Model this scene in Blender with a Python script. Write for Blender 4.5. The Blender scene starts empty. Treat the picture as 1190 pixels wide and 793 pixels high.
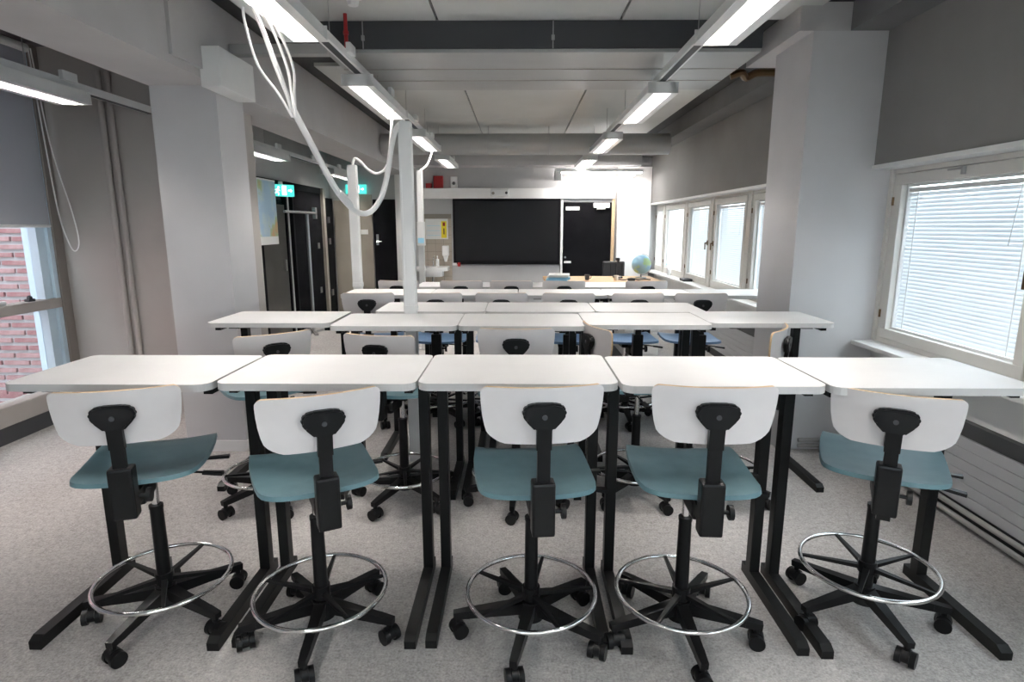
import bpy, bmesh, math, random
from mathutils import Vector, Matrix
random.seed(7)
S = bpy.context.scene
COL = S.collection
PI = math.pi
R = math.radians

# ------------------------------------------------------------------ camera
H = 1.5
FPX = 690.0
cam = bpy.data.cameras.new('camera')
cam_o = bpy.data.objects.new('camera', cam)
COL.objects.link(cam_o)
cam_o.location = (0, 0, H)
cam_o.rotation_euler = (R(90 - 10.97), 0, R(0.6))
cam.sensor_width = 36.0
cam.lens = 36.0 * FPX / 1190.0
cam.clip_start = 0.05
cam.clip_end = 200
S.camera = cam_o

# ------------------------------------------------------------------ world
w = bpy.data.worlds.new('overcast_sky')
S.world = w
w.use_nodes = True
wn = w.node_tree
bgn = wn.nodes['Background']
bgn.inputs[0].default_value = (0.86, 0.94, 1.0, 1)
bgn.inputs[1].default_value = 3.4
LAMP = 195.0          # emission of the fluorescent tubes
S.view_settings.view_transform = 'Standard'
S.view_settings.look = 'None'
S.view_settings.gamma = 1
S.view_settings.use_curve_mapping = False
S.view_settings.exposure = 1.3

# ------------------------------------------------------------------ materials
MATS = {}
def mat(name, col, rough=.5, metal=0, spec=.5, emit=None, estr=0):
    m = bpy.data.materials.new(name); m.use_nodes = True
    b = m.node_tree.nodes['Principled BSDF']
    b.inputs['Base Color'].default_value = (*col, 1)
    b.inputs['Roughness'].default_value = rough
    b.inputs['Metallic'].default_value = metal
    b.inputs['Specular IOR Level'].default_value = spec
    if emit:
        b.inputs['Emission Color'].default_value = (*emit, 1)
        b.inputs['Emission Strength'].default_value = estr
    MATS[name] = m
    return m
def noisy(name, c1, c2, scale, rough=.6, detail=4, bump=0, bscale=None, spec=.4, lo=.35, hi=.65, stretch=None):
    m = mat(name, c1, rough, 0, spec)
    nt = m.node_tree; b = nt.nodes['Principled BSDF']
    tc = nt.nodes.new('ShaderNodeTexCoord')
    mp = nt.nodes.new('ShaderNodeMapping')
    if stretch: mp.inputs['Scale'].default_value = stretch
    nt.links.new(tc.outputs['Object'], mp.inputs[0])
    n = nt.nodes.new('ShaderNodeTexNoise'); n.inputs['Scale'].default_value = scale; n.inputs['Detail'].default_value = detail
    nt.links.new(mp.outputs[0], n.inputs['Vector'])
    r = nt.nodes.new('ShaderNodeValToRGB')
    r.color_ramp.elements[0].position = lo; r.color_ramp.elements[0].color = (*c1, 1)
    r.color_ramp.elements[1].position = hi; r.color_ramp.elements[1].color = (*c2, 1)
    nt.links.new(n.outputs['Fac'], r.inputs[0]); nt.links.new(r.outputs[0], b.inputs['Base Color'])
    if bump:
        n2 = nt.nodes.new('ShaderNodeTexNoise'); n2.inputs['Scale'].default_value = bscale or scale; n2.inputs['Detail'].default_value = 3
        nt.links.new(mp.outputs[0], n2.inputs['Vector'])
        bp = nt.nodes.new('ShaderNodeBump'); bp.inputs['Strength'].default_value = bump; bp.inputs['Distance'].default_value = .004
        nt.links.new(n2.outputs['Fac'], bp.inputs['Height']); nt.links.new(bp.outputs[0], b.inputs['Normal'])
    return m

def carpet():
    m = mat('carpet', (.35, .345, .34), .95, 0, .1)
    nt = m.node_tree; b = nt.nodes['Principled BSDF']
    tc = nt.nodes.new('ShaderNodeTexCoord')
    out = []
    for sc, dt in ((110, 6), (34, 4), (1.3, 2)):
        n = nt.nodes.new('ShaderNodeTexNoise'); n.inputs['Scale'].default_value = sc; n.inputs['Detail'].default_value = dt
        n.inputs['Roughness'].default_value = .7
        nt.links.new(tc.outputs['Object'], n.inputs['Vector']); out.append(n)
    a = nt.nodes.new('ShaderNodeMath'); a.operation = 'MULTIPLY_ADD'; a.inputs[1].default_value = .55
    nt.links.new(out[0].outputs['Fac'], a.inputs[0])
    a2 = nt.nodes.new('ShaderNodeMath'); a2.operation = 'MULTIPLY'; a2.inputs[1].default_value = .3
    nt.links.new(out[1].outputs['Fac'], a2.inputs[0]); nt.links.new(a2.outputs[0], a.inputs[2])
    a3 = nt.nodes.new('ShaderNodeMath'); a3.operation = 'MULTIPLY_ADD'; a3.inputs[1].default_value = .15
    nt.links.new(out[2].outputs['Fac'], a3.inputs[0]); nt.links.new(a.outputs[0], a3.inputs[2])
    r = nt.nodes.new('ShaderNodeValToRGB')
    r.color_ramp.elements[0].position = .36; r.color_ramp.elements[0].color = (.23, .217, .207, 1)
    r.color_ramp.elements[1].position = .62; r.color_ramp.elements[1].color = (.57, .545, .525, 1)
    nt.links.new(a3.outputs[0], r.inputs[0]); nt.links.new(r.outputs[0], b.inputs['Base Color'])
    bp = nt.nodes.new('ShaderNodeBump'); bp.inputs['Strength'].default_value = .5; bp.inputs['Distance'].default_value = .004
    nt.links.new(out[0].outputs['Fac'], bp.inputs['Height']); nt.links.new(bp.outputs[0], b.inputs['Normal'])
carpet()
noisy('wall_paint', (.47, .465, .465), (.50, .495, .495), 3, .75, bump=.05, bscale=120)
noisy('bay_paint', (.41, .382, .355), (.44, .41, .382), 2, .75)
noisy('column_paint', (.57, .56, .565), (.60, .59, .595), 2.5, .7, bump=.04, bscale=90)
noisy('beam_paint', (.48, .465, .463), (.52, .505, .503), 2.5, .7)
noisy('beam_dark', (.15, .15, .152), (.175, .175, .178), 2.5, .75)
noisy('upper_wall', (.225, .220, .215), (.25, .245, .24), 2, .75)
noisy('ceiling_panel', (.54, .545, .525), (.59, .595, .575), 1.5, .55, spec=.4)
noisy('slab', (.05, .05, .05), (.07, .07, .07), 3, .9)
noisy('duct_grey', (.36, .36, .35), (.40, .40, .39), 1.2, .32, spec=.6, stretch=(1, 4, 1))
noisy('white_paint', (.80, .79, .77), (.84, .83, .81), 4, .45)
noisy('window_paint', (.66, .64, .60), (.70, .68, .64), 3, .45)
noisy('white_metal', (.74, .74, .73), (.78, .78, .77), 5, .4)
noisy('table_white', (.87, .86, .85), (.90, .89, .88), 6, .38, spec=.5)
mat('table_edge', (.62, .605, .59), .5)
mat('black_metal', (.008, .008, .008), .4, 0, .2)
mat('black_plastic', (.007, .007, .0075), .36, 0, .2)
mat('chrome', (.82, .82, .82), .12, 1)
mat('alu', (.42, .42, .42), .4, 1)
noisy('teal_seat', (.112, .205, .232), (.132, .232, .262), 14, .42, spec=.5)
noisy('blue_seat', (.12, .215, .36), (.14, .245, .40), 14, .42, spec=.5)
noisy('back_grey', (.66, .62, .61), (.70, .66, .65), 8, .4)
noisy('birch', (.62, .43, .25), (.70, .51, .32), 20, .5, stretch=(1, 1, 12))
noisy('desk_wood', (.55, .30, .12), (.70, .42, .19), 9, .4, stretch=(1, 7, 1))
mat('cable_white', (.86, .85, .84), .4)
mat('screen_black', (.010, .010, .011), .3, 0, .1)
mat('frame_black', (.006, .006, .007), .75, 0, .05)
noisy('door_black', (.006, .006, .007), (.009, .009, .010), 4, .9, spec=.0)
mat('dark_glass', (.018, .02, .022), .12, 0, .6)
noisy('beige_panel', (.30, .27, .225), (.34, .305, .26), 2, .5)
noisy('grey_panel', (.06, .057, .052), (.08, .076, .07), 2, .5, spec=.2)
mat('yellow', (.85, .68, .03), .5)
mat('red', (.35, .012, .012), .45)
mat('ceramic', (.85, .85, .84), .12)
mat('tile_beige', (.46, .40, .33), .3)
mat('grout', (.30, .27, .23), .8)
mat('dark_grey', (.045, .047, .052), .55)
mat('light_blue', (.35, .68, .85), .5)
mat('paper', (.86, .86, .85), .7)
mat('blue_frame', (.60, .74, .84), .4)
mat('brown_frame', (.24, .21, .19), .5)
mat('mortar', (.46, .46, .47), .9)
noisy('brick_red', (.30, .145, .15), (.36, .21, .21), 18, .9)
noisy('brick_pale', (.34, .20, .20), (.42, .27, .27), 18, .9)
mat('grille', (.035, .036, .038), .6)
mat('cover_grey', (.46, .46, .47), .5)
mat('pipe_grey', (.40, .385, .37), .35, .3)
mat('bronze', (.16, .10, .05), .35, .8)
mat('tube_light', (1, 1, 1), .5, 0, .5, (1.0, .945, .905), LAMP)
mat('board_tube', (1, 1, 1), .5, 0, .5, (1.0, .96, .93), 48)
mat('sign_green', (.0, .35, .28), .4, 0, .3, (.10, .80, .70), .45)
mat('sign_white', (.9, .95, .93), .4, 0, .3, (.8, 1, .95), 1.0)
mat('louver', (.80, .80, .80), .22, .75)
mat('teal_rim', (.1, .2, .24), .5)
mat('ground', (.30, .30, .29), .9)

def glass_mat(name, tint, refl):
    m = bpy.data.materials.new(name); m.use_nodes = True
    nt = m.node_tree; nt.nodes.clear()
    o = nt.nodes.new('ShaderNodeOutputMaterial')
    t = nt.nodes.new('ShaderNodeBsdfTransparent'); t.inputs[0].default_value = (*tint, 1)
    g = nt.nodes.new('ShaderNodeBsdfGlossy'); g.inputs['Roughness'].default_value = .02
    lw = nt.nodes.new('ShaderNodeLayerWeight'); lw.inputs[0].default_value = .5
    pw = nt.nodes.new('ShaderNodeMath'); pw.operation = 'POWER'; pw.inputs[1].default_value = 5
    nt.links.new(lw.outputs['Facing'], pw.inputs[0])
    f = nt.nodes.new('ShaderNodeMath'); f.operation = 'MULTIPLY_ADD'; f.inputs[1].default_value = .8; f.inputs[2].default_value = .03
    nt.links.new(pw.outputs[0], f.inputs[0])
    x = nt.nodes.new('ShaderNodeMixShader')
    nt.links.new(f.outputs[0], x.inputs[0]); nt.links.new(t.outputs[0], x.inputs[1]); nt.links.new(g.outputs[0], x.inputs[2])
    nt.links.new(x.outputs[0], o.inputs[0]); MATS[name] = m
glass_mat('window_glass', (.93, .96, .97), 1.45)
def transl(name, col, fac):
    m = bpy.data.materials.new(name); m.use_nodes = True
    nt = m.node_tree; nt.nodes.clear()
    o = nt.nodes.new('ShaderNodeOutputMaterial')
    d = nt.nodes.new('ShaderNodeBsdfDiffuse'); d.inputs[0].default_value = (*col, 1)
    t = nt.nodes.new('ShaderNodeBsdfTranslucent'); t.inputs[0].default_value = (*col, 1)
    x = nt.nodes.new('ShaderNodeMixShader'); x.inputs[0].default_value = fac
    nt.links.new(d.outputs[0], x.inputs[1]); nt.links.new(t.outputs[0], x.inputs[2]); nt.links.new(x.outputs[0], o.inputs[0]); MATS[name] = m
transl('slat', (.86, .88, .90), .28)
transl('roller_fabric', (.50, .52, .56), .22)
def map_mat():
    m = mat('wall_map', (.5, .6, .7), .6); nt = m.node_tree; b = nt.nodes['Principled BSDF']
    tc = nt.nodes.new('ShaderNodeTexCoord')
    n = nt.nodes.new('ShaderNodeTexNoise'); n.inputs['Scale'].default_value = 3.2; n.inputs['Detail'].default_value = 6
    nt.links.new(tc.outputs['Object'], n.inputs['Vector'])
    r = nt.nodes.new('ShaderNodeValToRGB'); cr = r.color_ramp; cr.interpolation = 'EASE'
    cr.elements[0].position = .40; cr.elements[0].color = (.42, .60, .75, 1)
    cr.elements[1].position = .66; cr.elements[1].color = (.62, .42, .22, 1)
    e = cr.elements.new(.52); e.color = (.52, .66, .72, 1)
    e = cr.elements.new(.56); e.color = (.45, .58, .35, 1)
    nt.links.new(n.outputs['Fac'], r.inputs[0]); nt.links.new(r.outputs[0], b.inputs['Base Color'])
map_mat()
def globe_mat():
    m = mat('globe_map', (.4, .65, .85), .35); nt = m.node_tree; b = nt.nodes['Principled BSDF']
    tc = nt.nodes.new('ShaderNodeTexCoord')
    n = nt.nodes.new('ShaderNodeTexNoise'); n.inputs['Scale'].default_value = 7; n.inputs['Detail'].default_value = 5
    nt.links.new(tc.outputs['Object'], n.inputs['Vector'])
    r = nt.nodes.new('ShaderNodeValToRGB'); cr = r.color_ramp
    cr.elements[0].position = .54; cr.elements[0].color = (.38, .66, .84, 1)
    cr.elements[1].position = .58; cr.elements[1].color = (.55, .78, .40, 1)
    nt.links.new(n.outputs['Fac'], r.inputs[0]); nt.links.new(r.outputs[0], b.inputs['Base Color'])
globe_mat()

# ------------------------------------------------------------------ mesh helpers
class MB:
    def __init__(s): s.bm = bmesh.new()
    def box(s, x0, x1, y0, y1, z0, z1, mi=0, bev=0):
        r = bmesh.ops.create_cube(s.bm, size=1)
        vs = r['verts']
        bmesh.ops.scale(s.bm, vec=(x1 - x0, y1 - y0, z1 - z0), verts=vs)
        bmesh.ops.translate(s.bm, vec=((x0 + x1) / 2, (y0 + y1) / 2, (z0 + z1) / 2), verts=vs)
        fs = {f for v in vs for f in v.link_faces}
        for f in fs: f.material_index = mi
        if bev:
            es = list({e for v in vs for e in v.link_edges})
            bmesh.ops.bevel(s.bm, geom=es, offset=bev, segments=2, profile=.6, affect='EDGES')
        return s
    def bar(s, p0, p1, wd, ht, mi=0, wd1=None, ht1=None):
        p0 = Vector(p0); p1 = Vector(p1); d = (p1 - p0).normalized()
        up = Vector((0, 0, 1)) if abs(d.z) < .95 else Vector((0, 1, 0))
        sx = d.cross(up).normalized(); sz = sx.cross(d)
        wd1 = wd if wd1 is None else wd1; ht1 = ht if ht1 is None else ht1
        v = []
        for p, a, b in ((p0, wd, ht), (p1, wd1, ht1)):
            for i, j in ((-1, -1), (1, -1), (1, 1), (-1, 1)):
                v.append(s.bm.verts.new(p + sx * i * a / 2 + sz * j * b / 2))
        for q in ((0, 1, 2, 3), (7, 6, 5, 4), (0, 4, 5, 1), (1, 5, 6, 2), (2, 6, 7, 3), (3, 7, 4, 0)):
            f = s.bm.faces.new([v[i] for i in q]); f.material_index = mi
        return s
    def cyl(s, p0, p1, r0, r1=None, n=16, mi=0):
        p0 = Vector(p0); p1 = Vector(p1); r1 = r0 if r1 is None else r1
        d = p1 - p0
        m = Matrix.Translation((p0 + p1) / 2) @ d.to_track_quat('Z', 'Y').to_matrix().to_4x4()
        r = bmesh.ops.create_cone(s.bm, cap_ends=True, segments=n, radius1=r0, radius2=r1, depth=d.length, matrix=m)
        for f in {f for v in r['verts'] for f in v.link_faces}: f.material_index = mi
        return s
    def sphere(s, c, r, u=20, v=12):
        bmesh.ops.create_uvsphere(s.bm, u_segments=u, v_segments=v, radius=r, matrix=Matrix.Translation(c)); return s
    def torus(s, c, R0, r, n=48, k=10):
        vs = []
        for i in range(n):
            a = 2 * PI * i / n
            vs.append([s.bm.verts.new((c[0] + (R0 + r * math.cos(b)) * math.cos(a), c[1] + (R0 + r * math.cos(b)) * math.sin(a), c[2] + r * math.sin(b))) for b in [2 * PI * j / k for j in range(k)]])
        for i in range(n):
            for j in range(k):
                s.bm.faces.new((vs[i][j], vs[(i + 1) % n][j], vs[(i + 1) % n][(j + 1) % k], vs[i][(j + 1) % k]))
        return s
    def tube(s, pts, r, n=8, sub=6):
        P = [Vector(p) for p in pts]; C = []
        for i in range(len(P) - 1):
            a = P[max(i - 1, 0)]; b = P[i]; c = P[i + 1]; d = P[min(i + 2, len(P) - 1)]
            for k in range(sub):
                t = k / sub
                C.append(.5 * ((2 * b) + (c - a) * t + (2 * a - 5 * b + 4 * c - d) * t * t + (3 * b - a - 3 * c + d) * t ** 3))
        C.append(P[-1])
        prev = None; rings = []; nrm = None
        for i, p in enumerate(C):
            d = (C[min(i + 1, len(C) - 1)] - C[max(i - 1, 0)]).normalized()
            if nrm is None:
                nrm = d.orthogonal().normalized()
            nrm = (nrm - d * nrm.dot(d)).normalized(); bn = d.cross(nrm)
            rings.append([s.bm.verts.new(p + nrm * r * math.cos(2 * PI * j / n) + bn * r * math.sin(2 * PI * j / n)) for j in range(n)])
        for i in range(len(rings) - 1):
            for j in range(n):
                s.bm.faces.new((rings[i][j], rings[i][(j + 1) % n], rings[i + 1][(j + 1) % n], rings[i + 1][j]))
        s.bm.faces.new(rings[0][::-1]); s.bm.faces.new(rings[-1])
        return s
    def prism(s, outline, z0, z1, mi_side=0, mat4=None, chamf=0):
        mat4 = mat4 or Matrix()
        lo = [s.bm.verts.new(mat4 @ Vector((x, y, z0))) for x, y in outline]
        hi = [s.bm.verts.new(mat4 @ Vector((x, y, z1))) for x, y in outline]
        s.bm.faces.new(lo[::-1]); top = s.bm.faces.new(hi)
        n = len(outline)
        for i in range(n):
            f = s.bm.faces.new((lo[i], lo[(i + 1) % n], hi[(i + 1) % n], hi[i])); f.material_index = mi_side
        return s
    def sheet(s, rows, th, mi_edge=0, axis=None):
        """rows: grid of Vectors (front surface); thickened along vertex normals by th"""
        a = [[s.bm.verts.new(p) for p in r] for r in rows]
        nr, nc = len(rows), len(rows[0]); b = []
        for i in range(nr):
            q = []
            for j in range(nc):
                du = rows[i][min(j + 1, nc - 1)] - rows[i][max(j - 1, 0)]
                dv = rows[min(i + 1, nr - 1)][j] - rows[max(i - 1, 0)][j]
                q.append(s.bm.verts.new(rows[i][j] - du.cross(dv).normalized() * th))
            b.append(q)
        for i in range(nr - 1):
            for j in range(nc - 1):
                s.bm.faces.new((a[i][j], a[i][j + 1], a[i + 1][j + 1], a[i + 1][j]))
                s.bm.faces.new((b[i][j], b[i + 1][j], b[i + 1][j + 1], b[i][j + 1]))
        rim = [(0, j) for j in range(nc)] + [(i, nc - 1) for i in range(1, nr)] + [(nr - 1, j) for j in range(nc - 2, -1, -1)] + [(i, 0) for i in range(nr - 2, 0, -1)]
        for k in range(len(rim)):
            (i, j), (p, q) = rim[k], rim[(k + 1) % len(rim)]
            f = s.bm.faces.new((a[p][q], a[i][j], b[i][j], b[p][q])); f.material_index = mi_edge
        return s
    def mesh(s, name, mats, smooth=False):
        bmesh.ops.recalc_face_normals(s.bm, faces=s.bm.faces)
        me = bpy.data.meshes.new(name); s.bm.to_mesh(me); s.bm.free()
        for m in ([mats] if isinstance(mats, str) else mats): me.materials.append(MATS[m])
        if smooth:
            me.polygons.foreach_set('use_smooth', [True] * len(me.polygons))
            try: me.set_sharp_from_angle(angle=R(38))
            except Exception: pass
        return me
    def done(s, name, mats, parent=None, smooth=False, loc=None, rotz=None):
        return link(name, s.mesh(name, mats, smooth), parent, loc, rotz)
def link(name, me, parent=None, loc=None, rotz=None):
    o = bpy.data.objects.new(name, me); COL.objects.link(o); o.parent = parent
    if loc: o.location = loc
    if rotz is not None: o.rotation_euler = (0, 0, rotz)
    return o
def tag(o, label, cat, group=None, kind=None):
    o['label'] = label; o['category'] = cat
    if group: o['group'] = group
    if kind: o['kind'] = kind
    return o
def thing(name, label, cat, loc=(0, 0, 0), rotz=0, group=None, kind=None):
    o = bpy.data.objects.new(name, None); COL.objects.link(o); o.empty_display_size = .1
    o.location = loc; o.rotation_euler = (0, 0, rotz)
    return tag(o, label, cat, group, kind)
def struct(o, label, cat): return tag(o, label, cat, None, 'structure')
def B(*a, **k): return MB().box(*a, **k)
def copy_tree(o, parent=None):
    c = o.copy(); COL.objects.link(c); c.parent = parent
    for ch in list(o.children): copy_tree(ch, c)
    return c
def rrect(x0, x1, y0, y1, rs, n=6):
    """rounded rectangle, radii for (x0y0, x1y0, x1y1, x0y1)"""
    out = []
    for (cx, cy, r, a0) in ((x0 + rs[0], y0 + rs[0], rs[0], PI), (x1 - rs[1], y0 + rs[1], rs[1], 1.5 * PI), (x1 - rs[2], y1 - rs[2], rs[2], 0), (x0 + rs[3], y1 - rs[3], rs[3], .5 * PI)):
        for k in range(n + 1):
            a = a0 + k * PI / 2 / n; out.append((cx + r * math.cos(a), cy + r * math.sin(a)))
    return out

# ================================================================== SETTING
CZ = 2.79
YB = 10.3
struct(B(-3.75, 2.55, -1.6, YB + .2, -.1, 0).done('floor', 'carpet'), 'speckled grey carpet floor of the classroom', 'floor')
struct(B(-30, 40, -20, 40, -.9, -.7).done('ground_outside', 'ground'), 'pale paved ground outside the windows', 'ground')
cl = struct(B(-3.75, 2.55, -1.6, YB + .2, CZ + .03, CZ + .2).done('ceiling', 'slab'), 'grey panelled ceiling with dark joints above the tables', 'ceiling')
XS = (-1.69, -.52, .65, 1.82)
for i in range(3):
    for (y0, y1) in ((-1.5, 1.7), (1.7, 4.12), (5.2, 7.6), (7.6, 10.2)):
        B(XS[i] + .008, XS[i + 1] - .008, y0 + .003, y1 - .003, CZ, CZ + .028).done('ceiling_panel', 'ceiling_panel', cl)
# back, left, right, rear walls
struct(B(-3.35, 2.5, YB, YB + .15, 0, CZ).done('wall_back', 'wall_paint'), 'light grey wall behind the big black screen', 'wall')
struct(B(-3.35, -3.2, 4.8, YB, 0, CZ).done('wall_left', 'wall_paint'), 'grey left wall holding the dark glass partition', 'wall')
struct(MB().box(-3.7, -1.1, -1.75, -1.6, 0, CZ).box(1.1, 2.5, -1.75, -1.6, 0, CZ).box(-1.1, 1.1, -1.75, -1.6, 0, .9).box(-1.1, 1.1, -1.75, -1.6, 2.0, CZ).done('wall_rear', 'white_paint'), 'light wall behind the viewer, opened for an added window', 'wall')
o = thing('window_11', 'unseen window added behind the viewer to light the chair backs', 'window', (0, -1.68, .9), 0, None, 'structure')  # unseen window, added to light the chair backs from behind
MB().box(-1.1, 1.1, -.04, .04, 0, .06).box(-1.1, 1.1, -.04, .04, 1.04, 1.1).box(-1.1, -1.04, -.04, .04, .06, 1.04).box(1.04, 1.1, -.04, .04, .06, 1.04).box(-.03, .03, -.04, .04, .06, 1.04).done('window_frame', 'window_paint', o)
B(-1.04, -.03, -.004, .004, .06, 1.04).done('pane', 'window_glass', o)
B(.03, 1.04, -.004, .004, .06, 1.04).done('pane', 'window_glass', o)
struct(B(-3.75, -2.06, 4.65, 4.8, 0, CZ).done('wall_bay', 'bay_paint'), 'brownish grey wall with two conduits beside the brick view window', 'wall')
rw = struct(B(2.22, 2.50, -1.6, YB, 1.87, CZ).done('wall_right', 'upper_wall'), 'dark grey upper wall above the right windows', 'wall')
B(2.205, 2.50, -1.6, YB, 1.845, 1.87).done('window_header', 'white_metal', rw)
B(2.34, 2.50, -1.6, YB, 0, .735).done('parapet', 'white_paint', rw)
# sill
struct(B(2.195, 2.42, -1.55, 3.868, .735, .765, bev=.006).done('trim_1', 'white_paint'), 'white window sill under the window with the closed blind', 'window sill')
struct(B(2.195, 2.42, 4.402, YB - .02, .735, .765, bev=.006).done('trim_2', 'white_paint'), 'long white window sill under the far row of windows', 'window sill')
# columns and beams
rc = struct(B(1.772, 2.335, 3.87, 4.40, 0, 2.65).done('column_right', 'column_paint'), 'square grey column against the right window wall', 'column')
struct(B(1.685, 2.23, 3.87, 4.725, 2.65, CZ + .02).done('beam_block', 'beam_paint'), 'boxed beam end sitting on the right column', 'beam')
struct(B(1.99, 2.22, -1.6, 3.869, 2.65, CZ + .02).done('beam_right', 'beam_dark'), 'dark grey beam above the right window in the foreground', 'beam')
struct(B(1.99, 2.22, 4.726, YB, 2.63, CZ + .02).done('beam_right', 'beam_dark'), 'dark grey beam running to the back wall above the far windows', 'beam')
lc = struct(B(-2.24, -1.835, 3.8, 4.16, 0, 2.335).done('column_left', 'column_paint'), 'square light grey column on the left holding the beam', 'column')
B(-2.25, -1.825, 3.79, 4.17, 0, .075).done('baseboard', 'white_paint', lc)
lb = struct(B(-2.24, -1.82, -1.6, YB, 2.335, CZ + .02).done('beam_left', 'beam_paint'), 'broad grey beam running over the left column', 'beam')
B(-1.822, -1.80, 3.30, 3.62, 2.38, CZ).done('cover_plate', 'beam_paint', lb)
struct(B(-1.819, 1.989, 9.95, YB, 2.46, CZ + .02).done('beam_back', 'beam_paint'), 'grey cross beam at the top of the back wall', 'beam')
# flat box duct and round duct across the room
t = thing('flat_duct', 'wide flat grey ventilation duct crossing below the ceiling', 'duct', (0, 0, 2.60))
MB().box(-1.25, 1.56, 4.12, 5.2, 0, .20, bev=.004).done('duct_body', 'duct_grey', t)
B(-1.25, 1.56, 4.108, 4.12, .022, .188).done('shade_sheet', 'dark_grey', t)  # dark sheet paints shade onto the near face, which the rear window brightens
for y in (4.53, 4.87):
    B(-1.25, 1.56, y - .002, y + .002, -.003, 0).done('panel_joint', 'grout', t)
for x in (-1.0, .22):
    MB().cyl((x, 4.10, .02), (x, 4.10, .188), .004, n=8).box(x - .01, x + .01, 4.095, 4.107, .07, .1).done('hanger', 'alu', t)
t = thing('round_duct', 'round grey ventilation duct crossing in front of the back beam', 'duct', (0, 8.2, 2.56))
MB().cyl((-1.81, 0, 0), (1.98, 0, 0), .135, n=28).done('duct_body', 'duct_grey', t, True)
for x in (-1.2, -.4, .4, 1.2):
    MB().torus((0, 0, 0), .136, .006, 28, 6).done('duct_band', 'alu', t, True, (x, 0, 0)).rotation_euler = (0, PI / 2, 0)
    MB().cyl((x, 0, .13), (x, 0, .23), .004, n=6).done('hanger', 'alu', t)
# ------------------------------------------------------------------ right windows
def ring(mb, x0, x1, y0, y1, z0, z1, wd, bev=.004):
    mb.box(x0, x1, y0, y1, z1 - wd, z1, bev=bev).box(x0, x1, y0, y1, z0, z0 + wd, bev=bev)
    mb.box(x0, x1, y0, y0 + wd, z0 + wd, z1 - wd, bev=bev).box(x0, x1, y1 - wd, y1, z0 + wd, z1 - wd, bev=bev)
    return mb
WN = [0]
def window(y0, y1, label, handle=None, sash=True, latch=False):
    """opening y0..y1, z .765...1.845 in plane x=2.33..2.45"""
    WN[0] += 1
    o = thing('window_%d' % WN[0], label, 'window', (2.33, (y0 + y1) / 2, .765), 0, None, 'structure')
    L = (y1 - y0) / 2
    ring(MB(), .01, .13, -L, L, 0.0, 1.08, .03).done('window_frame', 'window_paint', o)
    s = ring(MB(), 0, .10, -L + .032, L - .032, .032, 1.045, .062).done('sash', 'window_paint', o)
    ring(MB(), .035, .06, -L + .094, L - .094, .094, .983, .014, .002).done('glazing_bead', 'white_metal', s)
    B(.085, .091, -L + .09, L - .09, .09, .99).done('pane', 'window_glass', o)
    if handle is not None:
        h = handle * (L - .06)
        MB().box(-.012, 0, h - .012, h + .012, .50, .56, bev=.002).cyl((-.03, h, .53), (0, h, .53), .008, n=10).box(-.038, -.026, h - .009, h + .009, .45, .535, bev=.003).done('handle', 'bronze', s)
    for z in (.16, .86):
        MB().cyl((-.004, (L - .03), z), (-.004, (L - .03), z + .05), .007, n=8).done('hinge', 'bronze', s)
    if latch:
        MB().box(-.012, 0, -.02, .10, 1.028, 1.038).cyl((-.012, -.02, 1.0), (-.012, -.02, 1.04), .012, n=8).done('vent_latch', 'pipe_grey', s)
    return o
window(-1.5, .45, 'white framed window beside the viewer, nearest the rear wall', None)
window(.55, 2.55, 'white framed window beside the nearest table row', None)
window(2.66, 3.84, 'white window with a closed white blind at the right edge', -1, latch=True)
window(4.45, 5.15, 'white framed window hidden beside the right column', None)
window(5.22, 6.10, 'white framed window just beyond the right column', None)
window(6.20, 7.27, 'white framed far window with a bronze handle on its left', 1)
window(7.37, 8.40, 'white framed far window third from the back corner', -1)
window(8.50, 9.67, 'glaring white framed window second from the back corner', None)
window(9.71, 10.28, 'narrow glaring window in the back right corner', None)
for (y0, y1) in ((.45, .55), (2.55, 2.66), (3.84, 3.869), (4.401, 4.45), (5.15, 5.22), (6.10, 6.20), (7.27, 7.37), (8.40, 8.50), (9.67, 9.71)):
    B(2.325, 2.50, y0, y1, .735, 1.87).done('mullion', 'window_paint', rw)
# venetian blinds
def blind(y0, y1, label, single, tilt, n=32, group=None):
    o = thing('venetian_blind', label, 'blind', (2.388, (y0 + y1) / 2, .855), 0, group)
    L = (y1 - y0) / 2; hgt = .85
    B(-.014, .014, -L, L, hgt - .005, hgt + .02).done('head_rail', 'white_metal', o)
    B(-.012, .012, -L, L, 0, .012).done('bottom_rail', 'white_metal', o)
    dx = .0125 * math.cos(tilt); dz = .0125 * math.sin(tilt)
    def slat(mb, z):
        rows = []
        for k in range(4):
            u = k / 3 * 2 - 1
            rows.append([Vector((u * dx - .0016 * (1 - u * u), -L + .004, z + u * dz)), Vector((u * dx - .0016 * (1 - u * u), L - .004, z + u * dz))])
        return mb.sheet(rows, .0004)
    if single:
        me = slat(MB(), 0).mesh('slat', 'slat')
        for i in range(n): link('slat', me, o, (0, 0, .03 + i * (hgt - .05) / (n - 1)))
    else:
        mb = MB()
        for i in range(n): slat(mb, .03 + i * (hgt - .05) / (n - 1))
        s = mb.done('slats', 'slat', o); s['kind'] = 'stuff'
    for y in (-L + .09, L - .09):
        MB().cyl((-.015, y, .01), (-.015, y, hgt), .0025, n=6).done('ladder_cord', 'cable_white', o)
    MB().cyl((-.02, -L + .14, hgt), (-.03, -L + .16, hgt - .30), .002, n=6).done('tilt_wand', 'cable_white', o)
blind(2.76, 3.74, 'closed white venetian blind in the nearest right window', True, R(66), 36)
blind(.66, 2.44, 'closed white venetian blind in the window beside the nearest tables', False, R(66), 36)
blind(5.34, 5.99, 'white blind in the window just beyond the right column', False, R(60), 36)
blind(6.31, 7.16, 'pale blind in the far window with the handle', False, R(60), 36)
blind(7.48, 8.29, 'pale blind in the far window third from the corner', False, R(60), 36)
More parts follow.
